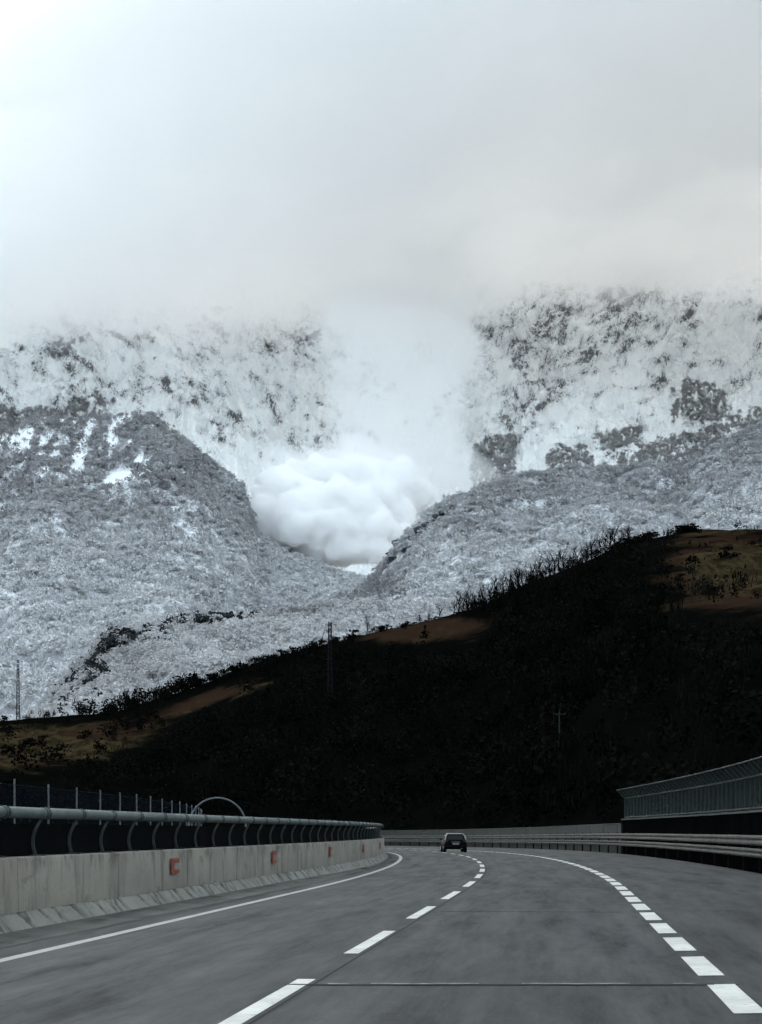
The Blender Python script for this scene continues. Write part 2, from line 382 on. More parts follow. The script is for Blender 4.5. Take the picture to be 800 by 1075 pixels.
# ------------------------------------------------------------------ median wall with its pipe railing
WS0, WS1 = 8.0, 300.0
def build_wall():
    t = thing('concrete_wall', (0, 0, 0), 'long grey concrete median wall with stained face and battered base beside the left lane', 'wall')
    # face: panels of 6 m with an open joint between
    V = []; U = []; Fc = []
    prof = [(-5.10, .27), (-5.112, 1.005), (-5.13, 1.03), (-5.45, 1.03), (-5.5, -.3)]
    s = WS0
    while s < WS1 - 1:
        e = min(s + 6.0, WS1); n = 6; b = len(V); m = len(prof)
        for q in np.linspace(s + .006, e - .006, n):
            for k, (o, h) in enumerate(prof):
                V.append(wroad(q, o, h)); U.append((q, h + k * .01))
        for i in range(n - 1):
            for k in range(m - 1): Fc.append((b + i * m + k, b + i * m + k + 1, b + (i + 1) * m + k + 1, b + (i + 1) * m + k))
        for e0 in (0, n - 1):
            Fc.append((b + e0 * m, b + e0 * m + 1, b + e0 * m + 2, b + e0 * m + 3))
        s = e
    mesh_np('wall_face', V, Fc, M['concrete'], t, uvs=U)
    # battered, chipped toe with slanting grooves
    V = []; U = []; Fc = []; GR = []; n = int((160 - WS0) / .05); m = 8
    ss = np.concatenate([np.linspace(WS0, 160, n), np.linspace(161, WS1, 120)])
    for q in ss:
        for k in range(m):
            f = k / (m - 1)
            o = -4.90 - .22 * f ** .8; h = .005 + .285 * f
            ph = (q + f * .42) / 1.05; ph += .25 * math.sin(ph * 1.9)
            g = abs(ph - round(ph)) * 1.05
            cut = .075 * max(0, 1 - g / .09) if q < 160 else 0; GR.append(max(0, 1 - g / .07) * (.6 + .6 * float(gnoise(q * 2.1, f * 2, 31))))  # GR: weight of the shade painted into each groove
            wob = .02 * float(gnoise(q * 1.7, f * 3, 5)) + .012 * float(gnoise(q * 6, f * 6, 9))
            chip = .05 * max(0, float(gnoise(q * .9, f * 1.4, 21)) - .35)
            V.append(wroad(q, o - cut - max(0, chip) + wob, h + (.02 * float(gnoise(q * 1.3, 0, 8)) if k == m - 1 else 0))); U.append((q, h * 1.6 + 3))
    for i in range(len(ss) - 1):
        for k in range(m - 1): Fc.append((i * m + k, i * m + k + 1, (i + 1) * m + k + 1, (i + 1) * m + k))
    mesh_np('base_kerb', V, Fc, M['toe'], t, smooth=False, uvs=U, attrs={'groove_shade': ('POINT', GR)})
    # railing fixed on top: pipe, couplings, curved brackets, dark backing panel
    r = thing('pipe_railing', (0, 0, 0), 'thick grey green pipe rail on curved brackets along the top of the concrete wall', 'railing')
    p = MB(); p.tube([wroad(q, -5.22, 1.655) for q in np.arange(WS0, WS1, 1.0)], .082, 14); p.build('pipe', M['steel'], r)
    q = MB()
    for s in np.arange(WS0, WS1, 1.0): pass
    secs = [[wroad(s, -5.42, 1.03), wroad(s, -5.42, 1.5), wroad(s, -5.45, 1.5), wroad(s, -5.45, 1.03)] for s in np.arange(WS0, WS1, 1.0)]
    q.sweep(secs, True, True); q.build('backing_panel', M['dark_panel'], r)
    ck = 0
    for s in np.arange(9.0, WS1, 2.08):
        if s > 170: continue
        b = MB(); pts = []
        for k in range(8):
            f = k / 7; pts.append((f, -5.33 - .075 * math.sin(f * math.pi) + .10 * f ** 2, 1.0 + .60 * f))
        sec = []
        for f, o, h in pts:
            a = wroad(s - .016, o - .02, h); c = wroad(s + .016, o - .02, h); d = wroad(s + .016, o + .025, h); e = wroad(s - .016, o + .025, h)
            sec.append([a, c, d, e])
        b.sweep(sec, True, True)
        b.box(wroad(s, -5.29, 1.042), (.2, .14, .02), heading(s))
        b.build('bracket', M['bracket'], r)
        if ck < 60:
            c = MB(); c.tube([wroad(s - .07, -5.22, 1.655), wroad(s + .07, -5.22, 1.655)], .091, 14)
            c.tube([wroad(s + .09, -5.22, 1.655), wroad(s + .11, -5.22, 1.655)], .096, 14); c.build('coupling', M['coupling'], r); ck += 1
build_wall()
def reflectors():
    labs = ['largest and nearest orange bracket shaped marker on the concrete wall face',
            'second largest orange bracket marker on the wall, next along from the largest',
            'middle of the five small orange bracket markers on the concrete wall',
            'second smallest orange bracket marker, near the far end of the concrete wall',
            'smallest and farthest orange bracket marker at the far bend of the wall']
    for (s, lab) in zip((36.6, 49.3, 62.0, 75.0, 88.0), labs):
        t = thing('wall_marker', wroad(s, -5.088, .70), lab, 'wall marker', 'orange markers along the concrete wall', heading(s) - (float(wroad(s + .5, 0).x - road(s + .5, 0).x) - float(wroad(s - .5, 0).x - road(s - .5, 0).x))); t.scale = (1, .74, .8)
        f = MB()    # local: +x out of the wall, +y along the road
        f.box((.018, -.36, .02), (.02, .34, .38)); f.box((.018, .14, .155), (.02, .66, .11)); f.box((.018, .14, -.12), (.02, .66, .10))
        f.build('bracket_plate', M['red'], t)
        g = MB(); g.box((.01, .14, .02), (.012, .64, .17)); g.build('inner_plate', M['grey_plate'], t)
reflectors()

# ------------------------------------------------------------------ chain link fence beyond the other carriageway, and the arch
def left_fence():
    t = thing('mesh_fence', (0, 0, 0), 'tall fence of thin pale posts and fine dark netting behind the concrete wall', 'fence')
    s0, s1 = 40, 190
    V = []; U = []
    ss = np.arange(s0, s1, 2.0)
    for s in ss:
        V += [road(s, -17, -.1), road(s, -17, 3.1)]; U += [(s, 0), (s, 3)]
    mesh_np('netting', V, [(2 * i, 2 * i + 1, 2 * i + 3, 2 * i + 2) for i in range(len(ss) - 1)], M['net'], t, uvs=U)
    for s in np.arange(40.6, 190, 5.6):
        b = MB(); b.tube([road(s, -17, -.2), road(s, -17, 3.25 + random.uniform(-.04, .04))], .033, 8); b.build('post', M['fence_post'], t)
    w = MB()
    for h in (3.06,): w.tube([road(s, -17, h) for s in ss], .014, 5)
    w.build('top_wire', M['pylon'], t)
left_fence()
def arch():
    t = thing('tubular_arch', (-5.75, 67, 0), 'pale round arch of bent steel tube rising behind the pipe rail', 'arch')
    b = MB(); pts = [(-1.0, 0, -.3), (-1.0, 0, 1.2)] + [(-1.0 * math.cos(a), 0, 1.55 + 1.0 * math.sin(a)) for a in np.linspace(0, math.pi, 24)] + [(1.0, 0, 1.2), (1.0, 0, -.3)]
    b.tube(pts, .034, 10); b.build('hoop', M['fence_post'], t)
    c = MB()
    for x in (-1, 1): c.box((x, 0, -.28), (.3, .3, .06))
    c.build('base_plate', M['bracket'], t)
arch()

# ------------------------------------------------------------------ right side: guardrail, parapet with fence, far panel barrier
def right_side():
    g = thing('guardrail', (0, 0, 0), 'long double steel guardrail curving along the edge of the right shoulder', 'guardrail')
    def wbeam(o, h, H, name):
        b = MB(); P = [(0, 0), (-.05, .05), (-.05, .1), (0, .15), (0, .18), (-.05, .23), (-.05, .28), (0, .33), (.012, .33), (.012, 0)]
        sec = [[road(s, o + dx, h + dz * H / .33) for dx, dz in P] for s in np.arange(20, 330, 1.5)]
        b.sweep(sec, True, True); b.build(name, M['rail'], g)
    wbeam(8.35, .77, .31, 'beam'); wbeam(8.35, .40, .28, 'beam')
    for s in np.arange(22, 325, 4.0):
        b = MB(); p = road(s, 8.45, .4); b.box((p.x, p.y, p.z), (.08, .1, 1.45), heading(s)); b.build('post', M['rail_post'], g)
    p = thing('parapet_wall', (0, 0, 0), 'dark low parapet wall under the green fence at the right roadside', 'wall')
    b = MB(); sec = [[road(s, 9.4, -.6), road(s, 9.4, 1.82), road(s, 9.7, 1.82), road(s, 9.7, -.6)] for s in np.arange(30, 112, 1.0)]
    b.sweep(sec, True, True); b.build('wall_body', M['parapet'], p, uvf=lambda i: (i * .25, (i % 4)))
    c = MB(); sec = [[road(s, 9.34, 1.82), road(s, 9.34, 1.90), road(s, 9.76, 1.90), road(s, 9.76, 1.82)] for s in np.arange(30, 112, 1.0)]
    c.sweep(sec, True, True); c.build('coping', M['green_steel'], p)
    f = thing('slatted_fence', (0, 0, 0), 'dark green mesh fence with inward leaning top standing on the right parapet', 'fence')
    ss = np.arange(30, 111.6, 1.0)
    V = []
    for s in ss: V += [road(s, 9.55, 1.9), road(s, 9.55, 3.1), road(s, 9.1, 3.55)]
    mesh_np('netting', V, [(3 * i + k, 3 * i + k + 1, 3 * i + k + 4, 3 * i + k + 3) for i in range(len(ss) - 1) for k in (0, 1)], M['green_net'], f)
    for s in np.arange(30.5, 111.8, 1.28):
        b = MB(); b.tube([road(s, 9.55, 1.86), road(s, 9.55, 3.1), road(s, 9.08, 3.58)], .032, 6); b.build('post', M['green_steel'], f)
    for (o, h) in ((9.53, 3.1), (9.08, 3.57), (9.53, 1.98)):
        b = MB(); b.tube([road(s, o, h) for s in ss], .035, 6); b.build('rail', M['green_steel'], f)
    b = thing('panel_barrier', (0, 0, 0), 'low grey green panel barrier behind the guardrail on the far bend', 'barrier')
    m = MB(); sec = [[road(s, 9.5, -.3), road(s, 9.5, 1.6), road(s, 9.62, 1.6), road(s, 9.62, -.3)] for s in np.arange(112.3, 340, 1.5)]
    m.sweep(sec, True, True); m.build('panel', M['green_panel'], b)
    m = MB(); m.tube([road(s, 9.5, 1.63) for s in np.arange(112.3, 340, 1.5)], .04, 6); m.build('cap_rail', M['green_steel'], b)
    for s in np.arange(114, 330, 6.0):
        m = MB(); q = road(s, 9.535, .66); m.box(q, (.1, .1, 1.8), heading(s)); m.build('post', M['green_panel'], b)
right_side()

# ------------------------------------------------------------------ the car ahead
def build_car():
    s = 134.5; base = road(s, 1.15)
    t = thing('car', base, 'black hatchback car driving ahead in the middle lane, seen from behind', 'car', None, heading(s))
    t.scale = (.89, .89, .89)
    # local +y forward. lower body: lofted cross sections from tail to nose
    W = .89
    def ring(y, w, z0, z1, tuck):
        return [(-w + .06, y, z0), (-w, y, z0 + .14), (-w, y, z0 + (z1 - z0) * .6), (-w + tuck, y, z1), (w - tuck, y, z1), (w, y, z0 + (z1 - z0) * .6), (w, y, z0 + .14), (w - .06, y, z0)]
    b = MB()
    b.sweep([ring(-2.08, W - .13, .38, .86, .10), ring(-2.02, W - .05, .30, .95, .08), ring(-1.7, W, .24, .99, .07), ring(-.6, W, .22, .99, .06), ring(.6, W, .22, .98, .06),
             ring(1.3, W - .01, .24, .94, .08), ring(1.85, W - .06, .28, .82, .12), ring(2.1, W - .18, .34, .66, .14)], True, True, True)
    body = b.build('body', M['car_paint'], t, .02)
    c = MB()
    def cab(y, w, z): return [(-w, y, z), (w, y, z)]
    # greenhouse
    g = MB(); low = [(-.80, -1.86, .96), (.80, -1.86, .96), (.80, .85, .96), (-.80, .85, .96)]; mid = [(-.74, -1.62, 1.26), (.74, -1.62, 1.26), (.72, .35, 1.28), (-.72, .35, 1.28)]
    top = [(-.62, -1.42, 1.42), (.62, -1.42, 1.42), (.60, -.05, 1.44), (-.60, -.05, 1.44)]
    g.sweep([low, mid, top], True, True); g.build('cabin', M['car_paint'], t, .04)
    r = MB(); r.sweep([[(-.63, -1.50, 1.425), (.63, -1.50, 1.425), (.62, .0, 1.45), (-.62, .0, 1.45)], [(-.56, -1.44, 1.475), (.56, -1.44, 1.475), (.55, -.1, 1.485), (-.55, -.1, 1.485)]], True, True)
    r.build('roof', M['chrome_and_sheen'], t, .02)  # pale roof colour stands in for reflected sky on black paint
    w = MB(); w.add([(-.64, -1.845, 1.0), (.64, -1.845, 1.0), (.56, -1.60, 1.34), (-.56, -1.60, 1.34), (-.64, -1.80, 1.0), (.64, -1.80, 1.0), (.56, -1.555, 1.34), (-.56, -1.555, 1.34)],
          [(0, 1, 2, 3), (4, 7, 6, 5), (0, 4, 5, 1), (3, 2, 6, 7), (0, 3, 7, 4), (1, 5, 6, 2)]); w.build('rear_window', M['car_glass'], t)
    for sx in (-1, 1):
        p = MB(); p.tube([(sx * .80, -1.86, .98), (sx * .735, -1.655, 1.27), (sx * .62, -1.47, 1.43)], [.05, .045, .04], 8); p.build('rear_pillar', M['chrome_and_sheen'], t)  # pale pillar colour paints in the reflections
        q = MB(); q.add([(sx * .785, -1.35, 1.0), (sx * .785, .55, 1.0), (sx * .70, .1, 1.36), (sx * .70, -1.2, 1.36), (sx * .76, -1.35, 1.0), (sx * .76, .55, 1.0), (sx * .675, .1, 1.36), (sx * .675, -1.2, 1.36)],
              [(0, 1, 2, 3), (4, 7, 6, 5), (0, 4, 5, 1), (3, 2, 6, 7), (0, 3, 7, 4), (1, 5, 6, 2)]); q.build('side_window', M['car_glass'], t)
        l = MB(); l.box((sx * .70, -2.0, .86), (.22, .16, .20)); l.build('tail_light', M['tail'], t, .02)
        m = MB(); m.box((sx * .97, .55, 1.02), (.17, .1, .13)); m.box((sx * .87, .56, .99), (.1, .05, .04)); m.build('mirror', M['trim'], t, .02)
        for y in (-1.28, 1.28):
            k = MB(); k.tube([(sx * .70, y, .315), (sx * .72, y, .315), (sx * .90, y, .315), (sx * .92, y, .315)], [.29, .315, .315, .29], 24); wh = k.build('wheel', M['tyre'], t)
            k = MB(); k.tube([(sx * .915, y, .315), (sx * .928, y, .315)], [.20, .18], 18); k.build('rim', M['rim'], wh)
    k = MB(); k.box((0, -2.075, .46), (1.5, .12, .2)); k.build('bumper', M['trim'], t, .03)
    k = MB(); k.box((0, -2.10, .66), (.52, .02, .115)); k.build('number_plate', M['plate'], t, .005)
    k = MB(); k.box((0, -2.075, .80), (.7, .03, .03)); k.build('boot_trim', M['chrome_and_sheen'], t, .005)
    k = MB(); k.tube([(.45, -2.12, .3), (.45, -1.9, .3)], .035, 10); k.build('exhaust', M['chrome_and_sheen'], t)
build_car()

# ------------------------------------------------------------------ terrain layers laid between a ridge line and a foot line
class Layer:
    def __init__(self, ridge, base, p0, p1, nu, nt, prof=1.0, back=120, backdrop=.9, amp=10, scale=120, seed=1, fn=None, ridge_amp=1.0):
        self.px = np.linspace(p0, p1, nu); R = np.array(ridge, float); B = np.array(base, float)
        def ev(A): return np.interp(self.px, A[:, 0], A[:, 1]), np.interp(self.px, A[:, 0], A[:, 2])
        ry, rY = ev(R); by, bY = ev(B)
        rz = CAMH + (HY - ry) * rY / F; bz = CAMH + (HY - by) * bY / F
        t = np.linspace(0, 1, nt)[:, None]
        Y = bY + (rY - bY) * t; z = bz + (rz - bz) * t ** prof
        U = (self.px - CX) / F; X = U * Y
        taper = 1 - (1 - ridge_amp) * sstep(.85, 1, t)
        z = z + amp * fbm(X / scale, Y / scale, 5, seed) * sstep(0, .12, t) * taper
        if fn is not None: X, Y, z = fn(self.px[None, :] + 0 * t, t + 0 * self.px[None, :], X + 0 * t, Y, z)
        nb = 6; tb = (np.arange(1, nb + 1) / nb)[:, None]
        Yb = Y[-1] + back * tb; zb = z[-1] - back * backdrop * tb; Xb = X[-1] + 0 * tb
        self.X = np.vstack([X, Xb]); self.Y = np.vstack([Y, Yb]); self.Z = np.vstack([z, zb]); self.t = np.vstack([t + 0 * X, 1 + tb + 0 * Xb])
        self.nt = nt; self.nu = nu
        self.PX = CX + F * self.X / self.Y; self.PY = HY - F * (self.Z - CAMH) / self.Y
    def mesh(self, name, mat, attrs=None):
        h, w = self.X.shape; V = np.stack([self.X, self.Y, self.Z], -1).reshape(-1, 3)
        i = np.arange(h - 1)[:, None] * w + np.arange(w - 1)[None, :]
        Fc = np.stack([i, i + 1, i + w + 1, i + w], -1).reshape(-1, 4)
        o = mesh_np(name, V, Fc, mat, None, True, {k: ('POINT', v) for k, v in (attrs or {}).items()}); o['kind'] = 'structure'
        return o
    def sample(self, n, tmax=1.04):
        P = np.stack([self.X, self.Y, self.Z], -1)
        a = P[:-1, 1:] - P[:-1, :-1]; b = P[1:, :-1] - P[:-1, :-1]
        ar = np.linalg.norm(np.cross(a, b), axis=-1) * (self.t[:-1, :-1] <= tmax)
        cells = RNG.choice(ar.size, n, p=(ar / ar.sum()).ravel()); r, c = np.divmod(cells, ar.shape[1])
        u = RNG.random((n, 1)); v = RNG.random((n, 1))
        p = P[r, c] * (1 - u) * (1 - v) + P[r, c + 1] * u * (1 - v) + P[r + 1, c] * (1 - u) * v + P[r + 1, c + 1] * u * v
        return p, CX + F * p[:, 0] / p[:, 1], HY - F * (p[:, 2] - CAMH) / p[:, 1]
    def height_at(self, px, py):
        """the point of the front surface seen at that place of the picture"""
        d = (self.PX[:self.nt] - px) ** 2 + (self.PY[:self.nt] - py) ** 2
        i = np.unravel_index(np.argmin(d), d.shape); return Vector((self.X[i], self.Y[i], self.Z[i]))

# tree templates: (verts (q*4,3)) of q small faces, unit height
def clump_tree(q, w, size, seed, low=.12, cone=0.0, twig=False):
    r = np.random.default_rng(seed); V = []
    lob = r.normal(0, 1, (7, 3)) * (w * .55, w * .55, .2) + (0, 0, .58)
    for k in range(q):
        c = lob[r.integers(7)] + r.normal(0, 1, 3) * (w * .34, w * .34, .13)
        c[2] = min(max(c[2], low), .98)
        if cone: c[:2] *= max(.1, 1.25 * (1 - c[2]) ** .7)
        a = r.normal(0, 1, 3); a /= np.linalg.norm(a); b = np.cross(a, r.normal(0, 1, 3)); b /= np.linalg.norm(b)
        if twig: a = a * .3 + np.array([0, 0, .9]); a = a * 1.4; b = b * .22
        s = size * r.uniform(.6, 1.3)
        V += [c - a * s * .5 - b * s * .5, c + a * s * .5 - b * s * .35, c + a * s * .5 + b * s * .5, c - a * s * .4 + b * s * .5]
    return np.array(V)
def forest(name, pts, hts, temps, mat, tone, snow=None):
    n = len(pts); which = RNG.integers(len(temps), size=n); VV = []; TT = []; SS = []
    for k, T in enumerate(temps):
        i = np.where(which == k)[0]
        if not len(i): continue
        a = RNG.random(len(i)) * 6.283; ca, sa = np.cos(a), np.sin(a)
        x = T[None, :, 0] * ca[:, None] - T[None, :, 1] * sa[:, None]; y = T[None, :, 0] * sa[:, None] + T[None, :, 1] * ca[:, None]
        h = hts[i][:, None]; wd = RNG.uniform(.8, 1.25, len(i))[:, None]
        v = np.stack([x * h * wd + pts[i, 0:1], y * h * wd + pts[i, 1:2], T[None, :, 2] * h + pts[i, 2:3]], -1)
        VV.append(v.reshape(-1, 3)); q = len(T) // 4
        tt = np.clip(tone[i][:, None] + RNG.normal(0, .05, (len(i), q)), 0, 1); TT.append(tt.ravel())
        if snow is not None:
            hz = T[::4, 2]
            SS.append(np.clip(snow[i][:, None] + RNG.normal(0, .05, (len(i), q)) + (hz[None] - .58) * .2, 0, 1).ravel())
    V = np.concatenate(VV); Fc = np.arange(len(V)).reshape(-1, 4)
    at = {'tone': ('FACE', np.concatenate(TT))}
    if snow is not None: at['snow'] = ('FACE', np.concatenate(SS))
    return mesh_np(name, V, Fc, mat, None, False, at)

# ---- high mountain face (goes up into the cloud)
def mtn_fn(px, t, X, Y, z):
    # couloirs run down the face, crags stand between them, ledges step across the right half
    w = fbm(X / 420, t * 4, 4, 77) * 130
    gul = ridged((X + w) / 300, t * 2.0, 5, 3) - .5
    crag = ridged((X + w * .6) / 105 + 1.5 * t, t * 7 + X / 500, 6, 9, .62) - .5
    fine = ridged(X / 40 + t * 16, t * 26 - X / 90, 5, 13, .6) - .5
    ph = t * 30 + X / 190 + 2.0 * fbm(X / 240, t * 5, 4, 41); step = (ph - np.floor(ph)); step = np.where(step < .72, step / .72 * .35, .35 + (step - .72) / .28 * .65) - step
    right = sstep(430, 560, px)
    z = z + (95 * gul + 46 * crag + 15 * fine) * sstep(0, .1, t) + 34 * step * (.3 + .7 * right) * sstep(.02, .1, t)
    chan = np.exp(-((px - (415 - 90 * (1 - t))) / 60) ** 2) * sstep(.85, .2, t)
    return X, Y - 25 * crag, z - 60 * chan
mtn = Layer([(-1400, 215, 5900), (0, 215, 5700), (800, 205, 5600), (2200, 215, 5900)], [(-1400, 600, 3700), (200, 610, 3500), (420, 600, 3350), (800, 560, 3600), (2200, 560, 3700)],
            -520, 1320, 1300, 640, 1.12, 500, .8, 20, 300, 5, mtn_fn)
def mtn_rock():
    px, py = mtn.PX, mtn.PY; X, Y, Z = mtn.X, mtn.Y, mtn.Z
    gz, gx = np.gradient(Z); gy = np.gradient(Y, axis=0); gxx = np.gradient(X, axis=1)
    P = np.stack([X, Y, Z], -1); a = np.gradient(P, axis=1); b = np.gradient(P, axis=0); n = np.cross(a, b); n /= np.linalg.norm(n, axis=-1, keepdims=True)
    steep = 1 - np.abs(n[..., 2])
    fine = ridged(X / 34, Z / 44, 6, 51, .65)
    rt = sstep(440, 540, px); ua = px * .94 - py * .34; va = px * .34 + py * .94; ub = px * .9 + py * .43; vb = py * .9 - px * .43
    n1 = rt * fbm((ua + 10 * fbm(px / 50, py / 40, 3, 70)) / 24, (va + 13 * fbm(px / 70, py / 50, 3, 69)) / 10, 6, 67, .68) + (1 - rt) * fbm(ub / 19, vb / 10, 6, 68, .66); reg = fbm(px / 60 + py / 160, py / 50, 5, 61, .6)
    blobs = [(600, 318, 42, 24), (570, 338, 24, 18), (648, 312, 30, 22), (690, 345, 14, 16), (618, 374, 16, 22), (735, 310, 26, 12), (790, 330, 34, 14), (655, 352, 34, 14), (545, 365, 14, 20), (505, 345, 10, 34), (512, 395, 10, 24), (690, 388, 12, 22),
             (90, 345, 30, 18), (80, 378, 34, 22), (215, 330, 26, 14), (220, 362, 20, 20), (325, 345, 13, 28), (320, 378, 11, 14), (285, 484, 7, 6), (232, 402, 14, 24), (245, 440, 26, 10), (330, 455, 16, 20), (10, 415, 22, 14), (20, 368, 26, 6), (120, 418, 34, 12), (172, 402, 34, 9),
             (290, 420, 26, 10), (150, 352, 16, 12), (340, 420, 14, 24), (40, 400, 34, 12), (660, 440, 22, 8), (740, 380, 30, 10), (780, 400, 24, 8)]
    B = np.zeros_like(px)
    for x, y, a, b in blobs: B = np.maximum(B, np.exp(-((px - x) / a) ** 2 - ((py - y) / b) ** 2))
    ledges = [((552, 446), (575, 452), (602, 450), (628, 440), (652, 428)), ((484, 489), (512, 478), (540, 463), (560, 453)), ((500, 424), (530, 411), (570, 405), (610, 394), (650, 383), (700, 366)), ((520, 441), (560, 426), (604, 416)),
              ((600, 372), (640, 358), (690, 352), (720, 366)), ((497, 330), (506, 362), (515, 398), (506, 425)), ((560, 388), (605, 376), (640, 380)), ((620, 410), (660, 400), (700, 404)), ((140, 398), (175, 402), (205, 420)), ((60, 352), (95, 340), (130, 352)), ((215, 388), (260, 392), (300, 410))]
    for L in ledges:
        for (x0, y0), (x1, y1) in zip(L[:-1], L[1:]):
            dx, dy = x1 - x0, y1 - y0; q = np.clip(((px - x0) * dx + (py - y0) * dy) / (dx * dx + dy * dy), 0, 1)
            dd = np.hypot(px - x0 - q * dx, py - y0 - q * dy + 11 * reg); B = np.maximum(B, .85 * np.exp(-(dd / 4.2) ** 2))
    st = np.clip((steep - steep.mean()) / steep.std(), -1.2, 2.2)
    vw = (px > -20) & (px < 820) & (py > 290) & (py < 500); sd_ = lambda q: (q - q[vw].mean()) / q[vw].std()
    feat = .35 * sd_(st) + .5 * sd_(fine) + 2.1 * B * (1 + .8 * n1) + .9 * sd_(n1) + .35 * sd_(reg)
    wx = 26 * fbm(px / 80, py / 80, 4, 72); wy = 26 * fbm(px / 80, py / 80, 4, 73)     # connected ribs of rock between the couloirs
    rib = ridged((px + wx + .55 * (py + wy) * np.where(px > 450, 1, -.6)) / 62, (py + wy) / 120, 4, 74, .6)
    feat = feat + 1.05 * sd_(rib)
    rock = .262 + .135 * sd_(feat)
    rock -= .5 * np.exp(-((px - 440) / 48) ** 4) * sstep(400, 340, py)
    rock -= .22 * sstep(455, 500, py) * sstep(540, 470, px) * (B < .4)
    rock -= .12 * np.exp(-((px - 600) / 90) ** 2 - ((py - 470 + (px - 600) * .25) / 16) ** 2)
    return rock
mtn.mesh('mountain', M['mountain'], {'rock': mtn_rock()})

# ---- left wooded slope
lef = Layer([(-900, 420, 3050), (-200, 470, 3050), (0, 462, 3000), (40, 438, 3000), (85, 444, 3000), (130, 440, 3000), (160, 437, 3000), (200, 468, 2980), (240, 502, 2960), (258, 525, 2950), (268, 568, 2940),
             (300, 580, 2900), (350, 598, 2850), (400, 614, 2800), (470, 650, 2800), (900, 700, 2800)],
            [(-900, 790, 1500), (0, 790, 1500), (400, 760, 1700), (900, 760, 1700)], -350, 620, 330, 240, 1.05, 260, .9, 40, 170, 15, None, .2)
lef.mesh('wooded_slope', M['snowground'], {'rock': .56 + .15 * fbm(lef.X / 90, lef.Y / 90, 4, 3) - .6 * sstep(.28, .42, fbm(lef.PX / 15 + lef.PY / 60, lef.PY / 34, 4, 5) * sstep(530, 470, lef.PY) * sstep(200, 120, lef.PX) * 1.9) - .6 * np.exp(-((lef.PX - 125) / 16) ** 2 - ((lef.PY - 503 + (lef.PX - 125) * .3) / 9) ** 2)})
FT = [clump_tree(46, .40, .17, k) for k in range(5)] + [clump_tree(40, .30, .24, 10 + k, .1, 0, True) for k in range(3)]
p, px, py = lef.sample(34000); d = fbm(px / 15 + py / 60, py / 34, 4, 5); top = sstep(530, 470, py) * sstep(200, 120, px)
patch = np.exp(-((px - 125) / 16) ** 2 - ((py - 503 + (px - 125) * .3) / 9) ** 2)
keep = ((d * top * 1.9 < .33) | (RNG.random(len(p)) < .14)) & ((patch < .35) | (RNG.random(len(p)) < .05)) & (RNG.random(len(p)) < np.where((px > -60) & (px < 520), 1, .5))
p, px, py = p[keep], px[keep], py[keep]
sn = .60 - .52 * sstep(600, 500, py) + .16 * sstep(220, 40, px) * sstep(560, 680, py) + .5 * np.exp(-((px - 335) / 62) ** 2 - ((py - 612) / 28) ** 2) + .16 * fbm(px / 70, py / 40, 4, 8); sn = sn + .08 * fbm(px / 7 + py / 30, py / 45, 3, 23); tn = np.clip(.92 - .50 * sstep(590, 480, py) + .35 * fbm(px / 40, py / 40, 4, 19), 0, 1)
tag(forest('frosted_forest', p, RNG.uniform(6, 11, len(p)), FT, M['frost'], tn, sn), 'grey frosted forest covering the slope on the left below the avalanche', 'forest', None, 'stuff')

# ---- right wooded spur
rig = Layer([(300, 660, 2500), (375, 628, 2500), (400, 596, 2500), (430, 556, 2520), (445, 540, 2530), (470, 521, 2560), (520, 508, 2600), (560, 498, 2640), (600, 491, 2660), (660, 493, 2680), (715, 489, 2700), (760, 468, 2740), (800, 448, 2760), (900, 430, 2800), (1400, 420, 2900)],
            [(300, 720, 1500), (400, 720, 1500), (1400, 640, 1300)], 300, 1350, 360, 220, 1.0, 260, .9, 36, 150, 25, None, .2)
rig.mesh('wooded_spur', M['snowground'], {'rock': .56 + .15 * fbm(rig.X / 90, rig.Y / 90, 4, 4)})
p, px, py = rig.sample(30000)
keep = RNG.random(len(p)) < np.where(px < 870, 1, .45); p, px, py = p[keep], px[keep], py[keep]
crest = np.interp(px, [375, 445, 470, 600, 715, 800, 1400], [628, 540, 521, 491, 489, 448, 420])
sn = .58 - .24 * sstep(455, 400, px) - .36 * sstep(85, 15, py - crest) * sstep(420, 520, px) + .2 * fbm(px / 60, py / 40, 4, 9); sn = sn + .08 * fbm(px / 7 - py / 40, py / 45, 3, 24); tn = np.clip(.85 - .45 * sstep(80, 12, py - crest) - .2 * sstep(450, 400, px) + .35 * fbm(px / 40, py / 40, 4, 29), 0, 1)
tag(forest('frosted_forest', p, RNG.uniform(6, 10.5, len(p)), FT, M['frost'], tn, sn), 'grey frosted forest covering the spur on the right above the dark hill', 'forest', None, 'stuff')

# ---- stands of trees low on the mountain face, right of the avalanche
p, px, py = mtn.sample(600000)
def blob(x, y, rx, ry, sl=0): return np.exp(-((px - x) / rx) ** 4 - ((py - y - (px - x) * sl) / ry) ** 4)
f = np.maximum.reduce([blob(735, 425, 30, 26), blob(520, 490, 26, 32, -.3), blob(597, 484, 30, 16), blob(735, 468, 95, 21, -.32), .8 * blob(648, 463, 38, 13, -.2), blob(35, 444, 85, 18), .75 * blob(98, 430, 30, 14)]) + .55 * fbm(px / 9, py / 30, 4, 71)
k = (f > .62) & (py > 380) & (px > -150) & (px < 950) & (RNG.random(len(px)) < .8); p, px, py = p[k], px[k], py[k]
tag(forest('sparse_mountain_forest', p, RNG.uniform(6, 11, len(p)), FT, M['frost'], np.full(len(p), .62), .14 + .16 * RNG.random(len(p))), 'thin grey stands of trees on the snow just under the rock face', 'forest', None, 'stuff')

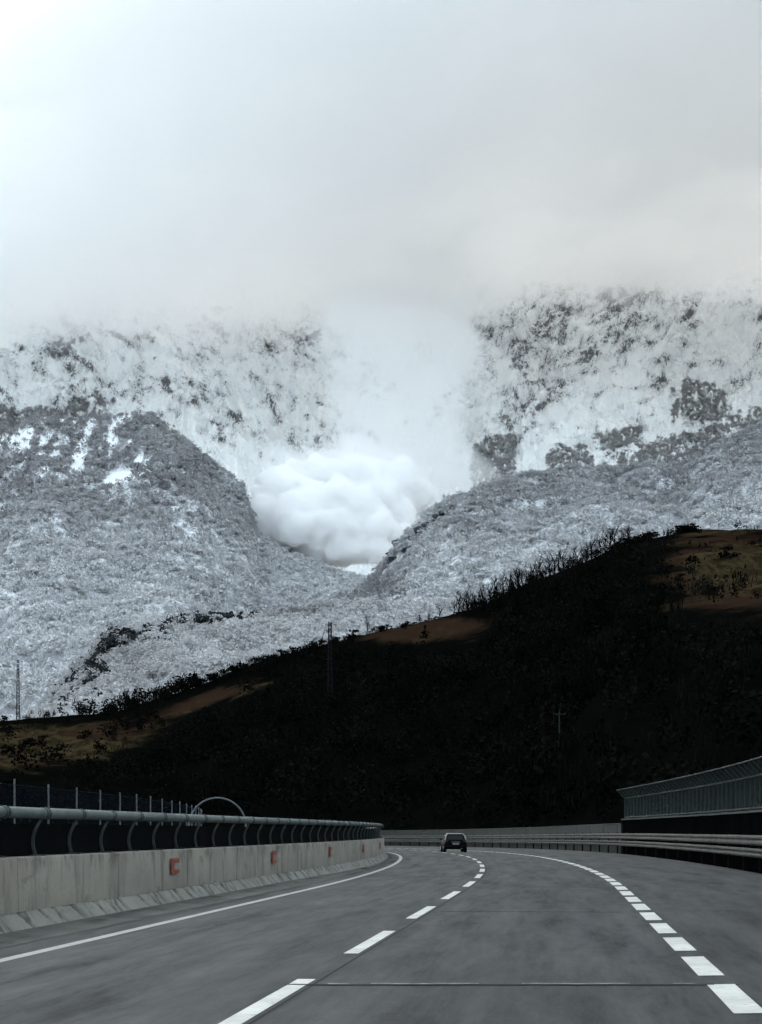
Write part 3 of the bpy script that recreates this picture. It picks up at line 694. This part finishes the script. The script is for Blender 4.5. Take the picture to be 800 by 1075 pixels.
# ---- lower nearer snowy ridge in front on the left, with its dark rocky edge
low = Layer([(-300, 790, 1500), (20, 775, 1500), (45, 748, 1480), (75, 708, 1460), (110, 672, 1440), (150, 660, 1430), (200, 655, 1420), (260, 655, 1400), (310, 644, 1400), (370, 635, 1400), (420, 640, 1400), (520, 640, 1400), (900, 640, 1400)],
            [(-300, 800, 1000), (900, 760, 1000)], -200, 760, 300, 160, .9, 160, .7, 9, 80, 35, None, .3)
edge = np.exp(-((low.PX - 105) / 48) ** 2 - ((low.PY - 695) / 26) ** 2)
low.mesh('snowy_ridge', M['snowground'], {'rock': .54 + .4 * edge + .2 * fbm(low.X / 40, low.Y / 40, 4, 6)})
p, px, py = low.sample(9000); e = np.exp(-((px - 100) / 55) ** 2 - ((py - 700) / 30) ** 2)
keep = RNG.random(len(p)) > e * .8; p, px, py = p[keep], px[keep], py[keep]
e = e[keep]
FN = [clump_tree(70, .36, .12, 40 + k) for k in range(6)]
sn = .36 - .55 * e + .22 * fbm(px / 45, py / 30, 4, 18)
tag(forest('frosted_forest', p, RNG.uniform(6, 10, len(p)), FN, M['frost'], np.clip(.66 + .4 * fbm(px / 40, py / 30, 3, 2), 0, 1), sn), 'frosted trees on the low ridge just above the brown grass crest', 'forest', None, 'stuff')
# dark evergreen strip and rocks along the top of that ridge
def dark_strip():
    xs = np.concatenate([RNG.normal(0, 1, 170) * 20 + 222, RNG.normal(0, 1, 60) * 18 + 250, RNG.uniform(95, 185, 90), RNG.uniform(48, 125, 150)])
    P = []
    for x in xs:
        if x > 180: y = 658 - .03 * (x - 180) + random.uniform(-3, 4)
        elif x > 110: y = 668 + random.uniform(-3, 14) + (150 - x) * .12
        else: y = np.interp(x, [50, 75, 110], [745, 715, 678]) + abs(random.gauss(0, 20))
        P.append(low.height_at(x, y))
    P = np.array([tuple(q) for q in P])
    tag(forest('dark_evergreens', P, RNG.uniform(4, 8.5, len(P)), [clump_tree(50, .36, .2, 60 + k, .05) for k in range(4)], foliage('dark_evergreen', (.022, .026, .028), (.05, .055, .06), (.4, .42, .44)), RNG.random(len(P)), np.full(len(P), -.12)),
        'dark strip of snow free trees along the top edge of the low snowy ridge', 'trees', None, 'stuff')
dark_strip()
# dark rock outcrop beside the avalanche, on the shoulder of the right spur
def outcrop():
    r = random.Random(4); c0 = rig.height_at(440, 556)
    t = thing('rock_outcrop', c0, 'dark broken rock outcrop on the spur edge right beside the avalanche front', 'rocks')
    mat = simple('outcrop', (.030, .033, .037), .95, .02, 0, .5, .1, (.16, .17, .18))
    for k in range(34):
        f = k / 33; x = 412 + 56 * f + r.uniform(-4, 4); y = 582 - 48 * f + r.uniform(-2, 16) * (1 - .4 * f)
        c = rig.height_at(x, y) - c0; sz = r.uniform(6, 12); bm = bmesh.new()
        for _ in range(16):
            v = Vector((r.gauss(0, 1), r.gauss(0, 1), r.gauss(0, 1))).normalized(); bm.verts.new(c + Vector((v.x * sz * 1.1, v.y * sz, v.z * sz * .6)))
        h = bmesh.ops.convex_hull(bm, input=bm.verts); bmesh.ops.delete(bm, geom=[v for v in h['geom_interior'] if isinstance(v, bmesh.types.BMVert)], context='VERTS')
        me = bpy.data.meshes.new('rock'); bm.to_mesh(me); bm.free(); me.materials.append(mat); link(bpy.data.objects.new('rock', me), t)
outcrop()

# ---- dark hill in front
hil = Layer([(-900, 800, 800), (-150, 765, 800), (0, 756, 800), (60, 753, 790), (120, 748, 780), (180, 730, 780), (250, 706, 780), (350, 676, 780), (400, 662, 780), (470, 650, 780), (510, 640, 780), (560, 614, 780), (620, 588, 780),
             (660, 570, 780), (720, 557, 780), (800, 555, 780), (1100, 520, 780), (2000, 520, 800)],
            [(-900, 874, 360), (300, 874, 350), (520, 874, 300), (640, 874, 200), (800, 874, 170), (2000, 874, 170)], -800, 1700, 520, 200, 1.0, 300, .5, 8, 110, 45, None, .35)
def grassmask(px, py):
    m = np.exp(-((px - 40) / 130) ** 2 - ((py - 783 + (px - 40) * .10) / 24) ** 2)
    m = np.maximum(m, 1.0 * np.exp(-((px - 448) / 72) ** 2 - ((py - 662 + (px - 448) * .10) / 13) ** 2))
    m = np.maximum(m, np.exp(-((px - 775) / 88) ** 2 - ((py - 598) / 52) ** 2))
    m = np.maximum(m, .8 * np.exp(-((px - 215) / 80) ** 2 - ((py - 735 + (px - 215) * .3) / 10) ** 2))
    m = np.maximum(m, .3 * np.exp(-((px - 735) / 30) ** 2 - ((py - 722) / 14) ** 2))
    return m
hil.mesh('hillside', M['hill'], {'grass': grassmask(hil.PX, hil.PY)})
DT = [clump_tree(90, .42, .10, 80 + k, .04) for k in range(4)] + [clump_tree(90, .30, .08, 90 + k, .05, 1.0) for k in range(2)] + [clump_tree(80, .34, .16, 95 + k, .1, 0, True) for k in range(3)]
p, px, py = hil.sample(11500, 1.0)
g = grassmask(px, py) + .25 * fbm(px / 22, py / 9, 3, 33)
hts = RNG.uniform(3.0, 7.5, len(p)) * np.where(py < np.interp(px, [0, 350, 660, 800], [768, 692, 590, 576]), .5, 1)
for q in (.35, .7, 1.0): g = np.maximum(g, grassmask(px, py - q * hts * F / p[:, 1]))
keep = ((g < .34) | (RNG.random(len(p)) < .03 + .09 * (px > 680))) & (p[:, 1] > 150) & ((px > -300) & (px < 1100)); p, px, py, hts = p[keep], px[keep], py[keep], hts[keep]
tag(forest('dark_woodland', p, hts, DT, M['darkleaf'], np.clip(.4 + .5 * fbm(px / 50, py / 20, 3, 55), 0, 1)),
    'almost black scrub woodland covering the shaded hillside above the road', 'woodland', None, 'stuff')

# individual bushes and bare trees that stand on the crest
def bare_tree_mesh(seed, h=1.0):
    r = random.Random(seed); tr = MB(); cr = MB()
    top = Vector((r.uniform(-.05, .05), r.uniform(-.05, .05), .62))
    tr.tube([(0, 0, -.06), (top.x * .4, top.y * .4, .3), top], [.022, .017, .009], 5)
    def br(p, d, L, rr, lev):
        q = p + d * L; m = (p + q) / 2 + Vector((r.uniform(-1, 1), r.uniform(-1, 1), r.uniform(-.5, 1))) * L * .1
        cr.tube([p, m, q], [rr, rr * .75, rr * .45], 3, False)
        if lev:
            for k in range(3):
                nd = (d + Vector((r.gauss(0, .6), r.gauss(0, .6), r.gauss(.25, .4)))).normalized(); br(p + (q - p) * r.uniform(.5, 1), nd, L * r.uniform(.55, .75), rr * .55, lev - 1)
    for k in range(8):
        f = r.uniform(.3, 1); p0 = top * f; a = r.uniform(0, 6.28)
        br(Vector((p0.x, p0.y, top.z * f)), Vector((math.cos(a) * .45, math.sin(a) * .45, .85)).normalized(), r.uniform(.18, .32), .012, 2)
    return tr, cr
protos = []
def crest_tree(px, py, h, k, label, group):
    b = hil.height_at(px, py)
    if k not in protos_d:
        t = thing('bare_tree', (0, 0, 0), label, 'tree', group); tr, cr = bare_tree_mesh(100 + k); tr.build('trunk', M['bark'], t); c = cr.build('crown', M['twig'], t)
        protos_d[k] = t; o = t
    else: o = copy_tree(protos_d[k])
    o.location = (b.x, b.y, b.z - .2); o.scale = (h, h, h); o.rotation_euler = (0, 0, random.uniform(0, 6.28)); o['label'] = label; o['group'] = group
    return o
protos_d = {}
for i in range(64):
    x = 478 + (660 - 478) * (i + random.uniform(-.4, .4)) / 63
    y = np.interp(x, [470, 510, 560, 620, 660], [652, 642, 616, 590, 572])
    crest_tree(x, y, random.uniform(7, 13) if x < 560 else random.uniform(6, 12), i % 7, 'leafless tree in the dark line of bare trees along the hill crest', 'bare trees along the hill crest')
crest_tree(386, 668, 8.5, 3, 'lone leafless tree on the crest at the left end of the brown meadow', 'bare trees along the hill crest')
crest_tree(461, 654, 8.0, 5, 'small leafless tree rising from the brown meadow on the crest', 'bare trees along the hill crest')
def bush_mesh(seed):
    T = clump_tree(110, .55, .17, seed, .02); return T
bush_d = {}
def bush(px, py, h, k, label, group):
    b = hil.height_at(px, py)
    if k not in bush_d:
        T = bush_mesh(200 + k); bush_d[k] = mesh_np('bush', T, np.arange(len(T)).reshape(-1, 4), M['scrub'], None, False, {'tone': ('FACE', RNG.random(len(T) // 4))}); o = bush_d[k]
    else: o = bush_d[k].copy(); COL.objects.link(o)
    o.location = (b.x, b.y, b.z - .25); o.scale = (h * random.uniform(.9, 1.5), h * 1.1, h); o.rotation_euler = (0, 0, random.uniform(0, 6.28)); tag(o, label, 'bush', group)
for i in range(34):
    x = random.uniform(640, 735); y = np.interp(x, [560, 620, 660, 720, 800], [614, 588, 570, 557, 555]) + 2
    bush(x, y, random.uniform(1.6, 3.6), i % 5, 'dark round bush in the dense row capping the hill crest', 'bushes on the upper crest')
for i in range(44):
    x = random.uniform(110, 385); y = np.interp(x, [110, 180, 250, 350, 400], [749, 730, 706, 676, 662]) + 2
    bush(x, y, random.uniform(1.8, 4.2), i % 5, 'small dark bush in the row along the lower left crest', 'bushes on the lower crest')
for i in range(26):
    x = random.uniform(400, 520); y = np.interp(x, [400, 470, 510, 560], [662, 650, 640, 614]) + 2
    bush(x, y, random.uniform(1.5, 2.8), i % 5, 'low dark bush on the crest above the brown meadow', 'bushes above the brown meadow')
for i, (x, y) in enumerate([(10, 793), (22, 790), (35, 787), (45, 783), (85, 776), (93, 772), (120, 770), (132, 764), (150, 766), (64, 797), (105, 790), (5, 760), (700, 606), (712, 610), (760, 585), (745, 625), (790, 575), (160, 757), (170, 760)]):
    bush(x, y, random.uniform(2.2, 4.0), i % 5, 'dark bush standing apart on a brown grass patch of the hillside', 'bushes scattered over the grass')

# pylons
def pylon(px, py_base, py_top, label, w=.75):
    b = hil.height_at(px, py_base); H = (py_base - py_top) * b.y / F; t = thing('lattice_pylon', (b.x, b.y, b.z - .3), label, 'pylon', 'power pylons on the hill', .3)
    m = MB(); n = 16
    def cor(k, i): f = i / n; ww = w * (1.25 - .6 * f); a = k * math.pi / 2 + math.pi / 4; return Vector((ww * math.cos(a), ww * math.sin(a), H * f))
    for k in range(4):
        m.tube([cor(k, 0), cor(k, n)], [.11, .08], 5)
        for i in range(n):
            m.tube([cor(k, i), cor((k + 1) % 4, i + 1)], .05, 4); m.tube([cor((k + 1) % 4, i), cor(k, i + 1)], .05, 4)
    m.build('mast', M['pylon'], t)
    for j, (f, sx) in enumerate(((.97, 1), (.90, -1), (.83, 1))):
        a = MB(); z = H * f; e = Vector((sx * 1.7, 0, z + .15))
        for dy in (-.3, .3): a.tube([(0, dy, z - .35), e], .06, 5); a.tube([(0, dy, z + .35), e], .05, 5)
        ar = a.build('crossarm', M['pylon'], t)
        c = MB(); c.tube([e, e - Vector((0, 0, .25)), e - Vector((0, 0, .9))], [.04, .09, .07], 6); c.build('insulator', M['pylon'], ar)
pylon(348, 745, 652, 'thin dark lattice pylon standing in the middle of the dark hillside')
pylon(19, 757, 692, 'grey lattice pylon at the left edge, rising against the snowy forest')
def pole():
    b = hil.height_at(585, 790); t = thing('utility_pole', (b.x, b.y, b.z - .2), 'short dark utility pole with one crossbar, low on the black hillside', 'utility pole')
    Y = b.y; h = (790 - 750) * Y / F + 1
    m = MB(); m.tube([(0, 0, 0), (0, 0, h)], [.13, .09], 8); m.build('post', M['green_steel'], t)
    m = MB(); m.box((0, 0, h - .7), (2.0, .12, .14)); m.build('crossbar', M['green_steel'], t)
    for x in (-.85, 0, .85):
        m = MB(); m.tube([(x, 0, h - .6), (x, 0, h - .35)], [.06, .04], 6); m.build('insulator', M['green_steel'], t)
pole()

# ------------------------------------------------------------------ avalanche: billowing powder, one closed volume for the front and one for the plume
def billow(name, blobs, vox, mat, parent, disp=None):
    b = MB(); bm = bmesh.new()
    for kb, (px, py, Y, r, sy) in enumerate(blobs):
        c = Vector(((px - CX) / F * Y, Y, CAMH + (HY - py) * Y / F)); R = r * Y / F
        bmesh.ops.create_icosphere(bm, subdivisions=3 if r > 16 else 2, radius=1.0, matrix=Matrix.Translation(c) @ Matrix.Diagonal((R, R * sy, R, 1)))
    me = bpy.data.meshes.new(name); bm.to_mesh(me); bm.free()
    o = bpy.data.objects.new(name, me); COL.objects.link(o)
    m = o.modifiers.new('r', 'REMESH'); m.mode = 'VOXEL'; m.voxel_size = vox
    for (sz, st) in disp or ():
        tx = bpy.data.textures.new('billow', 'CLOUDS'); tx.noise_scale = sz; tx.noise_depth = 3
        d = o.modifiers.new('d', 'DISPLACE'); d.texture = tx; d.texture_coords = 'GLOBAL'; d.strength = st; d.mid_level = .5
    m = o.modifiers.new('r2', 'REMESH'); m.mode = 'VOXEL'; m.voxel_size = vox
    dg = bpy.context.evaluated_depsgraph_get(); me2 = bpy.data.meshes.new_from_object(o.evaluated_get(dg))
    bpy.data.objects.remove(o); me2.materials.clear(); me2.materials.append(mat)
    # keep the one connected body, drop loose crumbs
    nv = len(me2.vertices); ed = np.zeros(len(me2.edges) * 2, np.int32); me2.edges.foreach_get('vertices', ed); ed = ed.reshape(-1, 2); lab = np.arange(nv)
    while True:
        old = lab.copy(); mn = np.minimum(lab[ed[:, 0]], lab[ed[:, 1]]); np.minimum.at(lab, ed[:, 0], mn); np.minimum.at(lab, ed[:, 1], mn); lab = lab[lab]
        if (lab == old).all(): break
    u, c = np.unique(lab, return_counts=True); keepl = u[np.argmax(c)]
    bm = bmesh.new(); bm.from_mesh(me2); bm.verts.ensure_lookup_table()
    bmesh.ops.delete(bm, geom=[bm.verts[i] for i in np.where(lab != keepl)[0]], context='VERTS'); bm.to_mesh(me2); bm.free()
    me2.polygons.foreach_set('use_smooth', np.ones(len(me2.polygons), bool))
    me2.name = name
    return link(bpy.data.objects.new(name, me2), parent)
def avalanche():
    t = thing('avalanche', (0, 0, 0), 'huge white powder snow avalanche billowing down between the wooded slopes', 'avalanche')
    r = random.Random(12); Y = 2960
    core = [(296, 534, 34), (284, 546, 22), (292, 560, 17), (398, 578, 15), (318, 548, 36), (350, 552, 38), (380, 556, 34), (402, 566, 24), (330, 520, 36), (368, 520, 42), (402, 528, 36), (424, 522, 26), (300, 512, 24), (340, 572, 20), (366, 576, 18), (310, 564, 18)]
    bl = [(x, y, Y - 75 * float(sstep(515, 550, y)) + (560 - y) * 1.3 + r.uniform(-22, 22), q, 1.0) for x, y, q in core]
    def bud(parents, n, lo, hi, up):
        res = []
        for k in range(n):
            x, y, yb, q, _ = r.choice(parents)
            v = Vector((r.gauss(0, 1), -abs(r.gauss(0, .9)), r.gauss(.25, 1))).normalized(); f = r.uniform(lo, hi) * q; e = q * .86
            res.append((x + v.x * e, y - v.z * e, yb + v.y * e * Y / F, f, 1.0))
        return res
    b1 = bud(bl, 130, .28, .55, 0); b2 = bud(b1, 300, .3, .55, 0); b3 = bud(b2, 260, .3, .5, 0); bl = bl + b1 + b2 + b3
    billow('powder_front', bl, 3.0, volume('powder_snow', .12, (.9994, .9996, 1.0)), t, [(40, 18), (18, 14), (8, 8)])
    soft = [(x + r.uniform(-4, 4), y - 6 + r.uniform(-4, 4), yb, q * r.uniform(1.15, 1.4), 1.0) for x, y, yb, q, _ in bl[:len(core)] + r.sample(bl[len(core):], 120) if y < 534]
    billow('powder_veil', soft, 6, volume('powder_mist', .010, (.998, .999, 1.0)), t, [(60, 40), (24, 26), (11, 12)])
    pl = [(420, 492, 46), (392, 474, 44), (446, 466, 44), (404, 440, 46), (455, 430, 40), (418, 400, 50), (462, 392, 36), (380, 425, 30), (430, 358, 56), (380, 362, 40), (478, 350, 36), (400, 325, 50), (455, 318, 48), (372, 508, 42), (462, 482, 34), (448, 506, 34), (476, 496, 24), (438, 520, 26), (338, 512, 30), (352, 388, 22), (492, 372, 20), (360, 335, 26), (500, 325, 22)]
    bl = [(x, y, Y + 30 + (560 - y) * 4.2 + r.uniform(-60, 60), q * .8, 1.5) for x, y, q in pl]
    for k in range(170):
        x, y, q = r.choice(pl); a = r.uniform(0, 6.28); f = r.uniform(.6, 1.15)
        bl.append((x + q * f * math.cos(a), y - q * f * .9 * math.sin(a), Y + 30 + (560 - y) * 4.2 + r.uniform(-120, 120), r.uniform(6, 20), 1.3))
    billow('powder_plume', bl, 11, volume('powder_haze', .0044, (.997, .998, 1.0)), t, [(170, 120), (60, 110), (28, 55)])
avalanche()

# ------------------------------------------------------------------ low cloud wrapped round the upper mountain
def cloud(name, zfun, y0, y1, ztop, mat, label, n=90):
    xs = np.linspace(-5200, 5200, n * 2); ys = np.linspace(y0, y1, n); X, Y = np.meshgrid(xs, ys)
    Zb = zfun(X, Y); Zt = (ztop(X, Y) if callable(ztop) else ztop) + 60 * fbm(X / 500, Y / 500, 3, 90)
    h, w = X.shape; V = np.concatenate([np.stack([X, Y, Zb], -1).reshape(-1, 3), np.stack([X, Y, Zt], -1).reshape(-1, 3)])
    i = (np.arange(h - 1)[:, None] * w + np.arange(w - 1)[None, :]).ravel(); N = h * w
    Fc = [np.stack([i, i + w, i + w + 1, i + 1], -1), np.stack([i + N, i + N + 1, i + N + w + 1, i + N + w], -1)]
    def side(idx): a, b = idx[:-1], idx[1:]; return np.stack([a, b, b + N, a + N], -1)
    Fc += [side(np.arange(w)), side((h - 1) * w + np.arange(w))[:, ::-1], side(np.arange(h) * w)[:, ::-1], side(np.arange(h) * w + w - 1)]
    o = mesh_np(name, V, np.concatenate(Fc), mat, None, True); tag(o, label, 'cloud', None, 'stuff')
    return o
def zb(X, Y):
    px = CX + F * X / Y
    base = np.interp(px, [-400, 0, 300, 430, 560, 800, 1200], [1165, 1185, 1225, 1205, 1320, 1340, 1320])
    return base + 50 * fbm(X / 420, Y / 420, 5, 81) + 30 * fbm(X / 110, Y / 110, 3, 82)
def ztop(X, Y):
    px = CX + F * X / Y
    return 3420 - 1990 * sstep(240, -20, px) * sstep(5200, 4300, Y)
cloud('low_cloud', zb, 2850, 6400, ztop, volume('cloud_vapour', .0042, (.943, .965, .976), .5), 'grey low cloud swallowing the top of the snowy mountain', 130)

# ------------------------------------------------------------------ light, sky, camera
SUN_EL, SUN_AZ = rad(25), rad(-13)          # azimuth from +Y towards +X
w = bpy.data.worlds.new('World'); sc.world = w; w.use_nodes = True
nt = w.node_tree; nt.nodes.clear()
sky = nt.nodes.new('ShaderNodeTexSky'); sky.sky_type = 'NISHITA'; sky.sun_disc = False
sky.sun_elevation = SUN_EL; sky.sun_rotation = SUN_AZ; sky.air_density = 1.0; sky.dust_density = 4.0; sky.ozone_density = 1.0
hs = nt.nodes.new('ShaderNodeHueSaturation'); hs.inputs['Saturation'].default_value = .32
bg = nt.nodes.new('ShaderNodeBackground'); bg.inputs['Strength'].default_value = .10
out = nt.nodes.new('ShaderNodeOutputWorld')
nt.links.new(sky.outputs[0], hs.inputs['Color']); tn = nt.nodes.new('ShaderNodeMix'); tn.data_type = 'RGBA'; tn.blend_type = 'MULTIPLY'; tn.inputs[0].default_value = 1; tn.inputs[7].default_value = (.915, 1.0, 1.005, 1)
nt.links.new(hs.outputs[0], tn.inputs[6]); nt.links.new(tn.outputs[2], bg.inputs['Color']); nt.links.new(bg.outputs[0], out.inputs['Surface'])
sd = bpy.data.lights.new('sun', 'SUN'); sd.energy = .85; sd.angle = rad(12); sd.color = (.95, .985, 1.0)
so = link(bpy.data.objects.new('sun', sd))
d = Vector((math.sin(SUN_AZ) * math.cos(SUN_EL), math.cos(SUN_AZ) * math.cos(SUN_EL), math.sin(SUN_EL)))
so.rotation_euler = (-d).to_track_quat('-Z', 'Y').to_euler(); so.location = (0, 0, 50)
cd = bpy.data.cameras.new('camera'); cam = link(bpy.data.objects.new('camera', cd)); sc.camera = cam
cam.location = (0, 0, CAMH); cam.rotation_euler = (rad(90), 0, 0)
cd.sensor_fit = 'VERTICAL'; cd.sensor_height = 36; cd.sensor_width = 36; cd.lens = 36 * F / 1075; cd.shift_y = (HY - 537.5) / 1075
cd.clip_start = .1; cd.clip_end = 40000
sc.view_settings.view_transform = 'Standard'; sc.view_settings.look = 'None'; sc.view_settings.exposure = 2.85; sc.view_settings.gamma = 1
sc.render.engine = 'CYCLES'
cy = sc.cycles; cy.max_bounces = 22; cy.volume_bounces = 20; cy.diffuse_bounces = 4; cy.glossy_bounces = 2; cy.transparent_max_bounces = 12
cy.use_denoising = True; cy.use_adaptive_sampling = True; cy.adaptive_threshold = .02
